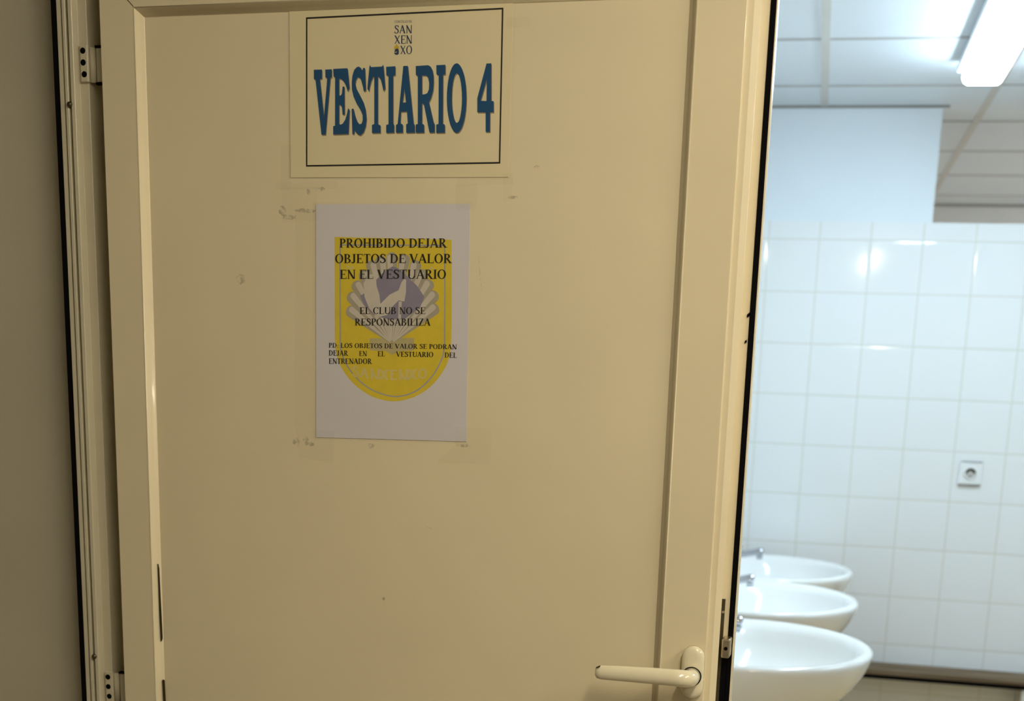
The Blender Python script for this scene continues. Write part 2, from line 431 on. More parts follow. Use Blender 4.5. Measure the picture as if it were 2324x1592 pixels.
BLUE = [(-192,2053),(-82,2154),(20,2211),(106,2185),(232,2088),(359,1978),(467,1839),(409,1711),(208,1564),(-13,1544),(-236,1596),(-381,1736),(-429,1835),(-350,1880)]
FIGURE = [(-382,1993),(-303,2108),(-208,2109),(-199,1968),(-159,1855),(-142,1741),(-16,1858),(109,1917),(147,2016),(186,2059),(211,2046),(211,1890),(189,1777),(110,1789),(32,1716),(-46,1601),(-188,1569),(-301,1681),(-365,1822)]
FIGURE_B = [(111,1775),(155,1776),(145,1562),(107,1561)]
TIPS = [(-565,1639),(-549,1819),(-478,1963),(-375,2100),(-272,2221),(-146,2279),(11,2324),(183,2305),(340,2230),(434,2119),(522,1995),(594,1856),(604,1694)]
FANC = [(21,1243)]
LINES = [
    ("PROHIBIDO DEJAR", -0.0724, 0.0759, 0.2435, 0.2451, 0.0113),
    ("OBJETOS DE VALOR", -0.0786, 0.0828, 0.2241, 0.2263, 0.0113),
    ("EN EL VESTUARIO", -0.0718, 0.0760, 0.2044, 0.2069, 0.0114),
    ("EL CLUB NO SE", -0.0436, 0.0485, 0.1605, 0.1626, 0.0087),
    ("RESPONSABILIZA", -0.0504, 0.0554, 0.1457, 0.1483, 0.0090),
    ("PD: LOS OBJETOS DE VALOR SE PODRAN", -0.0876, 0.0922, 0.1165, 0.1198, 0.0060),
    ("DEJAR", -0.0876, -0.0597, 0.1062, 0.1067, 0.0068),
    ("EN", -0.0440, -0.0328, 0.1070, 0.1073, 0.0064),
    ("EL", -0.0178, -0.0072, 0.1075, 0.1077, 0.0064),
    ("VESTUARIO", 0.0083, 0.0603, 0.1078, 0.1088, 0.0065),
    ("DEL", 0.0755, 0.0924, 0.1088, 0.1091, 0.0064),
    ("ENTRENADOR", -0.0876, -0.0258, 0.0956, 0.0974, 0.0069),
]
LOGO = [
    ("CONCELLO DE", -0.0050, 0.0186, 0.1840, 0.1835, 0.0030),
    ("SAN", -0.0051, 0.0189, 0.1718, 0.1714, 0.0093),
    ("XEN", -0.0050, 0.0191, 0.1599, 0.1596, 0.0096),
    ("XO", 0.0030, 0.0192, 0.1477, 0.1476, 0.0097),
]

# ================================================================== SETTING: washroom
def struct(name, material, label, cat, *a, **k):
    return tag(boxo(name, material, None, *a, **k), label, cat, kind='structure')

struct('floor', FLOOR_M, 'tan washroom floor beyond the ivory door', 'floor', -0.42, 3.5, 1.80, 7.6, -0.06, 0.0)
struct('wall_back', TILES, 'white square-tiled wall behind the sinks, bench and socket', 'wall', -0.42, 3.5, 5.0, 5.12, 0.0, 2.08)
struct('wall_upper', UPPER, 'smooth white painted wall above the tiles on the left', 'wall', -0.42, 0.350, 5.002, 5.12, 2.08, 2.474)
struct('wall_far', FAR, 'plain greyish wall seen over the top of the tiled wall', 'wall', -0.42, 3.5, 7.56, 7.68, 0.0, 2.474)
struct('wall_sinks', TILES, 'tiled side wall carrying the row of white sinks', 'wall', -0.54, -0.42, 1.795, 7.68, 0.0, 2.474)
struct('wall_right', UPPER, 'white side wall of the washroom, beyond the frame', 'wall', 3.5, 3.62, 1.795, 7.68, 0.0, 2.474)
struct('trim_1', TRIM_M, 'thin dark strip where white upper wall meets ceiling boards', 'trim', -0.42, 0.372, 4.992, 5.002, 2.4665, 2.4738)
struct('trim_2', TRIM_M, 'thin dark strip along the top of the far greyish wall', 'trim', -0.42, 3.5, 7.54, 7.56, 2.462, 2.4738)

ceiling = thing('ceiling', 'suspended white board ceiling with metal grid over the washroom', 'ceiling', (0, 0, 0), kind='structure')
bm = bmesh.new()
rows = [1.85, 2.25, 2.86, 3.465, 4.07, 4.674, 5.28, 5.917, 6.56, 7.22]
box(bm, -0.42, 3.5, 1.795, 7.68, 2.474, 2.56)
link('ceiling_boards', bm, CEIL_M, ceiling)
for i in range(7):
    x = -0.061 + 0.5535 * i
    boxo('grid_runner', GRID_M, ceiling, x - 0.0125, x + 0.0125, 1.80, 5.0 if x < 0.35 else 7.54, 2.4712, 2.4742)
for y in rows[1:]:
    boxo('cross_tee', TEE_M, ceiling, -0.42 if y < 5 else 0.36, 3.5, y - 0.010, y + 0.010, 2.4718, 2.4742)

# ================================================================== SETTING: corridor side
YW = 1.681
struct('wall_left', PANEL_WALL, 'dim greyish wall panel left of the ribbed door frame', 'wall', -2.2, -1.0392, 1.708, 1.795, 0.0, 2.45)
struct('wall_front_right', CORR, 'corridor wall to the right of the doorway, beyond the frame', 'wall', 0.80, 2.6, YW, 1.795, 0.0, 2.45)
struct('wall_lintel', CORR, 'corridor wall above the doorway, beyond the frame', 'wall', -1.0392, 0.80, YW, 1.795, 2.34, 2.45)
struct('wall_corridor', CORR, 'corridor wall behind the camera', 'wall', -2.2, 2.6, -1.72, -1.6, 0.0, 2.45)
struct('wall_corridor_left', CORR, 'corridor end wall on the left, out of view', 'wall', -2.32, -2.2, -1.72, 1.795, 0.0, 2.45)
struct('wall_corridor_right', CORR, 'corridor end wall on the right, out of view', 'wall', 2.6, 2.72, -1.72, 1.795, 0.0, 2.45)
struct('floor_corridor', CORR_FLOOR, 'speckled corridor floor in front of the door', 'floor', -2.32, 2.72, -1.72, 1.80, -0.06, 0.0)
struct('ceiling_corridor', CORR, 'corridor ceiling above the camera', 'ceiling', -2.32, 2.72, -1.72, 1.795, 2.45, 2.53)

# ribbed aluminium door frame (left jamb, head, right jamb)
frame = thing('trim_3', 'ivory ribbed metal door frame on the hinge side of the door', 'door frame', (-1.0, 1.675, 0), kind='structure')
prof = [(-1.0313, 1.720), (-1.0313, 1.6735), (-1.0307, 1.673), (-1.0259, 1.673), (-1.0252, 1.6805), (-1.0238, 1.6805), (-1.0230, 1.6725), (-1.0222, 1.672),
        (-1.0188, 1.672), (-1.0182, 1.6725), (-1.0174, 1.6820), (-1.0146, 1.6820), (-1.0138, 1.6714), (-1.0130, 1.6708), (-1.0084, 1.6708), (-1.0076, 1.6714),
        (-1.0072, 1.6830), (-1.0066, 1.6840), (-0.9948, 1.6840), (-0.9942, 1.6846), (-0.9940, 1.7150), (-0.9700, 1.7150), (-0.9690, 1.7900), (-1.0313, 1.7900)]
loc = frame.location
bm = prism_z(bmesh.new(), [(x - loc.x, y - loc.y) for x, y in prof], 0.0, 2.34)
link('hinge_jamb', bm, IVORY_FRAME, frame)
boxo('shadow_seal', RUBBER, frame, -1.0392 - loc.x, -1.0313 - loc.x, 1.6735 - loc.y, 1.72 - loc.y, 0.0, 2.34)
boxo('frame_head', IVORY_FRAME, frame, -0.969 - loc.x, 0.74 - loc.x, 1.673 - loc.y, 1.79 - loc.y, 2.29, 2.34)
boxo('latch_jamb', IVORY_FRAME, frame, 0.74 - loc.x, 0.80 - loc.x, 1.673 - loc.y, 1.79 - loc.y, 0.0, 2.34)
for x, z in ((-1.0160, 1.830), (-1.0142, 1.0697)):
    bm = bmesh.new()
    tube(bm, [(x - loc.x, 1.679 - loc.y, z), (x - loc.x, 1.6735 - loc.y, z), (x - loc.x, 1.6690 - loc.y, z), (x - loc.x, 1.6675 - loc.y, z)], [0.0044, 0.0044, 0.0034, 0.0015], 16)
    link('bolt', bm, METAL_DARK, frame, True)

# ================================================================== DOOR
A = math.radians(3.6692)
DH = Vector((math.cos(A), -math.sin(A), 0)); DN = Vector((math.sin(A), math.cos(A), 0))
DIST = 1.60829
UH = -1.0683                                     # hinge edge along the door plane
def wpt(u, off=0.0, z=0.0): return DH * u + DN * (DIST + off) + Vector((0, 0, z))
def L(u): return u - UH                          # door plane -> door local x
door = thing('door_1', 'ivory panelled door with two taped notices and a lever handle, slightly ajar', 'door', wpt(UH), -A, kind='structure')
F = -0.008                                       # front face of stiles and rails; panel face is 0
Z0, Z1 = 0.012, 2.285
ZR0, ZR1 = 1.9468, 2.030                         # middle rail
UL, UR = -1.0181, -0.2759                        # inner edges of the stiles

boxo('stile', IVORY, door, L(UH), L(UL), F, 0.042, Z0, Z1)
# latch stile: stepped edge with rebate, seen from the right
pr = [(UR, 0.042), (UR, F), (-0.2195, F), (-0.2189, F + 0.0004), (-0.2180, F + 0.0036), (-0.2110, F + 0.0040), (-0.2042, F + 0.0112), (-0.2040, F + 0.0120), (-0.2086, 0.0375),
      (-0.1972, 0.0385), (-0.1972, 0.050), (UR, 0.050)]
link('stile', prism_z(bmesh.new(), [(L(u), y) for u, y in pr], Z0, Z1), IVORY, door)
gp = [(-0.1974, 0.0480), (-0.1973, 0.0368), (-0.1960, 0.0352), (-0.1915, 0.0352), (-0.1903, 0.0368), (-0.1902, 0.0480)]
link('rubber_gasket', prism_z(bmesh.new(), [(L(u), y) for u, y in gp], Z0, Z1), RUBBER, door)
boxo('edge_lip', IVORY, door, L(-0.1902), L(-0.1886), 0.036, 0.050, Z0, Z1)
boxo('rail', IVORY, door, L(UL), L(UR), F, 0.042, ZR0, ZR1)
boxo('rail', IVORY, door, L(UL), L(UR), F, 0.042, Z0, 0.14)
boxo('rail', IVORY, door, L(UL), L(UR), F, 0.042, 2.21, Z1)
boxo('panel', IVORY, door, L(UL), L(UR), 0.0, 0.036, 0.14, ZR0)
boxo('panel', IVORY, door, L(UL), L(UR), 0.0, 0.036, ZR1, 2.21)
bead_prof = [(0.0, F), (0.0006, F - 0.0007), (0.0014, F - 0.0008), (0.0022, F - 0.0003), (0.0062, F + 0.0044), (0.0070, F + 0.0050), (0.0098, F + 0.0064), (0.0107, F + 0.0071), (0.0112, 0.0), (0.0112, 0.004), (0.0, 0.004)]
def bead(side, z0, z1):
    bm = bmesh.new()
    a, b = [], []
    for w, y in bead_prof:
        if side == 'l': p, q = (UL + w, z0 + w), (UL + w, z1 - w)
        if side == 'r': p, q = (UR - w, z0 + w), (UR - w, z1 - w)
        if side == 't': p, q = (UL + w, z1 - w), (UR - w, z1 - w)
        if side == 'b': p, q = (UL + w, z0 + w), (UR - w, z0 + w)
        a.append(bm.verts.new((L(p[0]), y, p[1]))); b.append(bm.verts.new((L(q[0]), y, q[1])))
    n = len(a)
    for i in range(n):
        bm.faces.new((a[i], a[(i + 1) % n], b[(i + 1) % n], b[i]))
    bm.faces.new(a); bm.faces.new(b[::-1])
    o = link('glazing_bead', bm, IVORY, door)
    for f in list(o.data.polygons)[:7]: f.use_smooth = True
    return o
for s_ in 'lrtb':
    bead(s_, 0.14, ZR0); bead(s_, ZR1, 2.21)
# open joints and dark slits along the old bead
for pts in ([(-1.0098, 1.2149), (-1.0079, 1.2087), (-1.0049, 1.1059), (-1.0072, 1.1018), (-1.0089, 1.1381)],
            [(-1.0084, 1.0446), (-1.0048, 1.0436), (-1.0020, 0.985), (-1.0059, 0.985)],
            [(-1.0150, 1.9446), (-1.0108, 1.9408), (-1.0072, 1.9417), (-1.0112, 1.9432)]):
    c = sum(p[0] for p in pts) / len(pts)
    bm = sheet(bmesh.new(), [(L(c + (u - c) * 0.55) - 0.0012, z) for u, z in pts], -0.0042, -0.0012)
    tag(link('bead_gap', bm, DARK_GAP, door), 'dark slit where the bead has lifted')
bm = sheet(bmesh.new(), [(L(-1.0181), 1.9468), (L(-1.0178), 1.9476), (L(-1.0683) + 0.0, 1.9976), (L(-1.0683), 1.9968)], F - 0.0003, F + 0.001)
link('mitre_joint', bm, DARK_GAP, door)

# lever handle
handle = thing('handle', None, None); handle.parent = door
HU = -0.2335
bm = bmesh.new()
zr0, zr1, rw = 1.0985, 1.1672, 0.0146
def stadium(w, z0, z1, n=14):
    out = [(HU + w * math.cos(math.pi * k / n), z1 - w + w * math.sin(math.pi * k / n)) for k in range(n + 1)]
    return out + [(HU - w * math.cos(math.pi * k / n), z0 + w - w * math.sin(math.pi * k / n)) for k in range(n + 1)]
levels = [(rw, F), (rw, F - 0.0065), (rw - 0.0010, F - 0.0088), (rw - 0.0028, F - 0.0102), (rw - 0.006, F - 0.0112), (rw - 0.010, F - 0.0116)]
rings = [[bm.verts.new((L(x), y, z)) for x, z in stadium(w, zr0 + (rw - w), zr1 - (rw - w))] for w, y in levels]
for a, b in zip(rings, rings[1:]):
    for k in range(len(a)): bm.faces.new((a[k], a[(k + 1) % len(a)], b[(k + 1) % len(a)], b[k]))
bm.faces.new(rings[-1]); bm.faces.new(rings[0][::-1])
link('escutcheon', bm, HANDLE_M, handle, True)
zc = 1.1287
bm = bmesh.new()
tube(bm, [(L(HU), F - 0.010, zc), (L(HU), F - 0.0122, zc)], 0.0126, 28)
link('collar_ring', bm, RUBBER, handle)
bm = bmesh.new()
tube(bm, [(L(HU), F - 0.011, zc), (L(HU), F - 0.020, zc), (L(HU), F - 0.030, zc + 0.001), (L(HU) - 0.002, F - 0.0375, zc + 0.0022), (L(HU) - 0.008, F - 0.0415, zc + 0.0032),
          (L(HU) - 0.018, F - 0.0425, zc + 0.0034), (L(HU) - 0.050, F - 0.0425, zc + 0.0030), (L(HU) - 0.090, F - 0.0415, zc + 0.0018), (L(HU) - 0.112, F - 0.0405, zc + 0.0008),
          (L(HU) - 0.1175, F - 0.0405, zc + 0.0006), (L(HU) - 0.1195, F - 0.0405, zc + 0.0005)],
     [0.0116, 0.0112, 0.0110, 0.0110, 0.0110, (0.0098, 0.0108), (0.0080, 0.0105), (0.0070, 0.0098), (0.0066, 0.0092), (0.0056, 0.0078), (0.003, 0.0048)], 28)
link('lever', bm, HANDLE_M, handle, True)
bm = sheet(bmesh.new(), [(L(HU) - 0.1175, zc + 0.0068), (L(HU) - 0.1130, zc + 0.0091), (L(HU) - 0.1138, zc + 0.0098), (L(HU) - 0.1182, zc + 0.0076)], F - 0.0462, F - 0.0405)
link('chip', bm, DARK_GAP, handle)

# mortice lock in the edge
lock = link('lock_plate', box(bmesh.new(), L(-0.2090), L(-0.2036), 0.0345, 0.0392, 0.96, 1.2227), METAL_DARK, door)
bm = bmesh.new()
box(bm, L(-0.2022), L(-0.1912), 0.0130, 0.0380, 1.1490, 1.1745, 0.0022, 3)
link('latch_bolt', bm, METAL_LATCH, lock)
bm = bmesh.new(); tube(bm, [(L(-0.1962), 0.0135, 1.162), (L(-0.1962), 0.0122, 1.162)], 0.0024, 14)
link('bolt_pin', bm, RUBBER, lock)
bm = bmesh.new(); tube(bm, [(L(-0.2052), 0.0345, 1.206), (L(-0.2052), 0.0330, 1.206)], 0.0018, 12)
link('plate_screw', bm, METAL_LATCH, lock)
boxo('latch_recess', RUBBER, lock, L(-0.2028), L(-0.1965), 0.0325, 0.0388, 0.96, 1.1500)
# knocks in the rubber and edge
for u, z, r in ((-0.1995, 1.580, 0.0022), (-0.2005, 1.548, 0.0016)):
    bm = sheet(bmesh.new(), [(L(u) - r * .5, z - r * 1.4), (L(u) + r, z - r * .4), (L(u) + r, z + r * 1.5), (L(u) - r * .4, z + r * .4)], 0.0365, 0.0390)
    link('edge_nick', bm, RUBBER, door)

# hinges
def hinge(zt):
    hz = thing('hinge', None, None); hz.parent = door; hz.location = (0, 0, zt)
    fr_inv = lambda X, Y: ((Vector((X, Y, 0)) - wpt(UH)).dot(DH), (Vector((X, Y, 0)) - wpt(UH)).dot(DN))
    bm = bmesh.new()
    xa, ya = fr_inv(-1.0030, 1.6800); xb, yb = fr_inv(-0.9920, 1.6800)
    box(bm, xa, xb, ya - 0.0005, ya + 0.0045, -0.0465, 0.0, 0.0006, 1)
    link('frame_leaf', bm, IVORY_FRAME, hz)
    for k in range(3):
        bm = bmesh.new(); cx = xa + 0.0044 + (0.0010 if k == 2 else 0)
        z = -0.0077 - 0.0147 * k
        tube(bm, [(cx, ya + 0.001, z), (cx, ya - 0.0009, z)], 0.0039, 18)
        link('screw_hole', bm, RUBBER, hz)
    x0, y0 = fr_inv(-0.9895, 1.6880)
    bm = bmesh.new(); tube(bm, [(x0, y0, -0.0460), (x0, y0, -0.0025)], 0.0046, 20)
    link('knuckle', bm, IVORY_FRAME, hz, True)
    x1, y1 = fr_inv(-0.9800, 1.6900)
    boxo('door_leaf', IVORY_FRAME, hz, x1 - 0.0035, x1 + 0.0090, y1 - 0.003, y1 + 0.001, -0.0450, -0.0030)
    boxo('joint_gap', RUBBER, hz, x0 + 0.0044, x1 - 0.0034, y1 - 0.001, y1 + 0.002, -0.0450, -0.0030)
    for z in (-0.0012, -0.0475):
        boxo('washer', RUBBER, hz, x1 - 0.0042, x1 + 0.0072, y1 - 0.0052, y1 + 0.001, z - 0.0014, z + 0.0014)
hinge(1.9065); hinge(1.0456)

# grime left by old tape
def blob(cx, cz, rx, rz, y0, y1, seed):
    rnd = random.Random(seed)
    pts = []
    for k in range(18):
        a = 2 * math.pi * k / 18; r = 0.75 + 0.45 * rnd.random()
        pts.append((cx + rx * r * math.cos(a), cz + rz * r * math.sin(a)))
    return sheet(bmesh.new(), pts, y0, y1)
for i, (u, z, ru, rz) in enumerate([(-0.8119, 1.6962, 0.0039, 0.0055), (-0.8025, 1.6880, 0.0089, 0.0028), (-0.7804, 1.6964, 0.0125, 0.0022), (-0.7566, 1.7225, 0.0050, 0.0027),
        (-0.7740, 1.7192, 0.0025, 0.0033), (-0.7941, 1.3972, 0.0040, 0.0049), (-0.7803, 1.4002, 0.0033, 0.0060), (-0.7732, 1.3953, 0.0052, 0.0026), (-0.6846, 1.3973, 0.0038, 0.0031),
        (-0.5543, 1.4043, 0.0085, 0.0018), (-0.4667, 1.7482, 0.0039, 0.0020), (-0.8742, 1.6086, 0.0053, 0.0057), (-0.4969, 1.7131, 0.0057, 0.0021), (-0.6652, 1.1916, 0.0019, 0.0020)]):
    link('smudge', blob(L(u), z, ru * 1.2, rz * 1.2, -0.0003, -0.0001, i), STAIN, door)

# a rubbed line beside the notices and scuffs on the panel left of the frame
for pts in ([(-0.5397, 1.6485), (-0.5388, 1.6325), (-0.5345, 1.6003), (-0.5350, 1.6003), (-0.5393, 1.6325)], [(-0.6050, 1.2950), (-0.5900, 1.2905), (-0.5900, 1.2900), (-0.6052, 1.2942)]):
    link('scratch', sheet(bmesh.new(), [(L(u), z) for u, z in pts], -0.0003, -0.0001), STAIN, door)

# ================================================================== NOTICES ON THE DOOR
sign = thing('door_sign', 'laminated landscape sign lettered VESTIARIO 4 in blue, taped near door top', 'sign', wpt(-0.6515, 0, 1.7345), -A)
boxo('paper', SIGN_PAPER, sign, -0.1480, 0.1485, -0.0008, -0.0004, 0.0025, 0.2125)
link('laminate', flat(bmesh.new(), [[(-0.1505, 0.0), (0.1525, 0.0), (0.1525, 0.2150), (-0.1505, 0.2150)]], -0.0017), FILM, sign)
IY = -0.0010
bm = bmesh.new()
o_ = [(-0.12470, 0.19400), (0.13645, 0.19675), (0.13760, 0.01830), (-0.12575, 0.01580)]
cxm, czm = 0.0058, 0.1062
i_ = [(x - 0.0019 * (1 if x > cxm else -1), z - 0.0019 * (1 if z > czm else -1)) for x, z in o_]
vo = [bm.verts.new((x, IY, z)) for x, z in o_]; vi = [bm.verts.new((x, IY, z)) for x, z in i_]
for k in range(4): bm.faces.new((vo[k], vo[(k + 1) % 4], vi[(k + 1) % 4], vi[k]))
link('printed_border', bm, INK_BLACK, sign)
bm = bmesh.new(); bm2 = bmesh.new()
for contours in BIG_LETTERS:
    cs = [[(x / 1e4, z / 1e4) for x, z in c] for c in contours]
    flat(bm, cs, IY - 0.00005)
    flat(bm2, [[(x + 0.0009, z - 0.0013) for x, z in c] for c in cs], IY)
tag(link('lettering', bm, INK_BLUE, sign), 'big blue slab letters VESTIARIO 4')
link('letter_shadow', bm2, INK_SHADE, sign)
logo = thing('town_logo', None, None); logo.parent = sign
for i, (tx, x0, x1, z0, z1, h) in enumerate(LOGO):
    bm = write(bmesh.new(), HUMAN, tx, x0, x1, z0, z1, h, IY)
    link('small_lettering' if i == 0 else 'logo_lettering', bm, INK_GREY if i == 0 else INK_NAVY, logo)
bm = bmesh.new()
flat(bm, [[(-0.0050, 0.1535), (-0.0050, 0.1568), (-0.0036, 0.1572), (-0.0018, 0.1598), (0.0000, 0.1572), (0.0014, 0.1568), (0.0014, 0.1535)]], IY)
link('crest_crown', bm, INK_GOLD, logo)
bm = bmesh.new()
flat(bm, [[(-0.0046, 0.1500), (-0.0040, 0.1533), (-0.0020, 0.1545), (0.0002, 0.1541), (0.0012, 0.1520), (0.0012, 0.1482), (-0.0001, 0.1472), (-0.0024, 0.1470), (-0.0044, 0.1482), (-0.0050, 0.1497),
           (-0.0030, 0.1494), (-0.0012, 0.1500), (-0.0012, 0.1509), (-0.0030, 0.1512)]], IY)
link('crest_shield', bm, INK_NAVY, logo)
bm = flat(bmesh.new(), [[(-0.0043, 0.1503), (-0.0030, 0.1510), (-0.0016, 0.1506), (-0.0018, 0.1502), (-0.0034, 0.1499)]], IY - 0.00003)
link('crest_charge', bm, INK_RUST, logo)
for pts in ([(-0.1702, -0.0033), (-0.0804, -0.0018), (-0.0804, -0.0115), (-0.1703, -0.0126)], [(-0.1608, 0.0421), (-0.1446, 0.0420), (-0.1476, -0.0131), (-0.1620, -0.0131)],
            [(0.0816, 0.0016), (0.1550, 0.0030), (0.1559, -0.0058), (0.0818, -0.0089)], [(0.1417, 0.0061), (0.1555, 0.0071), (0.1530, -0.0256), (0.1422, -0.0277)],
            [(0.1410, 0.1855), (0.1716, 0.1855), (0.1720, 0.1737), (0.1413, 0.1736)]):
    link('adhesive_tape', flat(bmesh.new(), [pts], -0.0020), TAPE, sign)

note = thing('paper_notice', 'white portrait notice with yellow shield emblem, taped below the blue-lettered sign', 'notice', wpt(-0.6582, 0, 1.407), -A)
bm = sheet(bmesh.new(), [(-0.1055, 0.2972), (0.1060, 0.2982), (0.1075, 0.0026), (-0.1065, -0.0019)], -0.0008, -0.0004)
link('paper', bm, NOTE_PAPER, note)
link('laminate', flat(bmesh.new(), [[(-0.1096, 0.3000), (0.1088, 0.3010), (0.1105, -0.0010), (-0.1100, -0.0048)]], -0.0016), FILM, note)
sc = lambda c: [(x / 1e4, z / 1e4) for x, z in c]
def soften(c, zmax):
    """round the lower curve of the shield (corner cutting), keep the square top"""
    for _ in range(2):
        out = []
        for k, p in enumerate(c):
            q = c[(k + 1) % len(c)]; o = c[k - 1]
            if p[1] < zmax and o[1] < zmax + 0.07 and q[1] < zmax + 0.07:
                out += [tuple(0.75 * p[i] + 0.25 * o[i] for i in (0, 1)), tuple(0.75 * p[i] + 0.25 * q[i] for i in (0, 1))]
            else: out.append(p)
        c = out
    return c
NY = -0.0009
LY = 0.00003                                     # one ink layer
emblem = thing('club_emblem', None, None); emblem.parent = note
link('shield', flat(bmesh.new(), [soften(sc(SHIELD), 0.135)], NY), INK_YELLOW, emblem)
inn = soften(sc(INNER), 0.125)
cx0, cz0 = 0.001, 0.150
link('shield_outline', flat(bmesh.new(), [inn, [(cx0 + (x - cx0) * 0.975, cz0 + (z - cz0) * 0.983) for x, z in inn]], NY - 1 * LY), INK_LINE, emblem)
FX, FZ = FANC[0][0] / 1e4, FANC[0][1] / 1e4
link('shell_base', flat(bmesh.new(), [sc(SHELL_BASE)], NY - 1 * LY), INK_BASE, emblem)
bmA = bmesh.new(); bmB = bmesh.new()
def rib(bm, tx, tz, w, shift, y):
    dx, dz = tx - FX, tz - FZ
    l = math.hypot(dx, dz); nx, nz = -dz / l, dx / l
    pts = []
    bx, bz = FX + dx * 0.04, FZ + dz * 0.04
    pts.append((bx - nx * w * .12, bz - nz * w * .12))
    for k in range(9):
        a = -math.pi / 2 + math.pi * k / 8
        ex, ez = tx + nx * shift, tz + nz * shift
        pts.append((ex + nx * w * math.sin(a) + dx / l * w * math.cos(a) * .8, ez + nz * w * math.sin(a) + dz / l * w * math.cos(a) * .8))
    pts.append((bx + nx * w * .12, bz + nz * w * .12))
    flat(bm, [pts], y)
for i, (x, z) in enumerate(TIPS):
    rib(bmA, x / 1e4, z / 1e4, 0.0078, 0.0, NY - 2 * LY - 0.000001 * i)
    sgn = 1 if i < 6 else -1
    rib(bmB, x / 1e4, z / 1e4, 0.0040, -0.0026 * sgn, NY - 4 * LY - 0.000001 * i)
link('shell_shading', bmA, INK_RIBSHADE, emblem)
link('shell_ribs', bmB, INK_RIB, emblem)
link('blue_field', flat(bmesh.new(), [sc(BLUE)], NY - 6 * LY), INK_MAUVE, emblem)
bm = flat(bmesh.new(), [sc(FIGURE)], NY - 7 * LY); flat(bm, [sc(FIGURE_B)], NY - 7 * LY)
link('pale_figure', bm, INK_RIB, emblem)
bm = write(bmesh.new(), SANS, 'SANXENXO', -0.0540, 0.0525, 0.0805, 0.0815, 0.0135, NY - 2 * LY, 0.0035)
link('emblem_lettering', bm, INK_GHOST, emblem)
for x0, sgn in ((-0.0610, 1), (0.0500, -1)):
    pts = [(x0, 0.2215), (x0 + 0.004, 0.2195), (x0 + 0.0095, 0.2205), (x0 + 0.0095, 0.2180), (x0 + 0.004, 0.2165), (x0 - 0.0015, 0.2195)]
    if sgn < 0: pts = [(x0, 0.2170), (x0 + 0.0055, 0.2220), (x0 + 0.0110, 0.2170), (x0 + 0.0085, 0.2165), (x0 + 0.0055, 0.2195), (x0 + 0.0025, 0.2165)]
    link('emblem_mark', flat(bmesh.new(), [pts], NY - 2 * LY), INK_GHOST, emblem)
for i, (tx, x0, x1, z0, z1, h) in enumerate(LINES):
    bm = write(bmesh.new(), SERIF, tx, x0, x1, z0, z1, h, NY - 9 * LY)
    link('text_line', bm, INK_BLACK, note)
for pts in ([(-0.1534, 0.3182), (-0.1021, 0.3182), (-0.1023, 0.2763), (-0.1526, 0.2749)], [(0.0861, 0.3207), (0.1153, 0.3228), (0.1160, 0.2913), (0.0880, 0.2902)],
            [(-0.1342, 0.2882), (-0.1060, 0.2883), (-0.1084, 0.0100), (-0.1384, 0.0100)], [(-0.1357, 0.0091), (-0.0788, 0.0082), (-0.0801, -0.0353), (-0.1308, -0.0308)],
            [(0.0919, 0.0206), (0.1421, 0.0207), (0.1421, -0.0258), (0.0664, -0.0264), (0.0924, -0.0033)]):
    link('adhesive_tape', flat(bmesh.new(), [pts], -0.0019), TAPE, note)

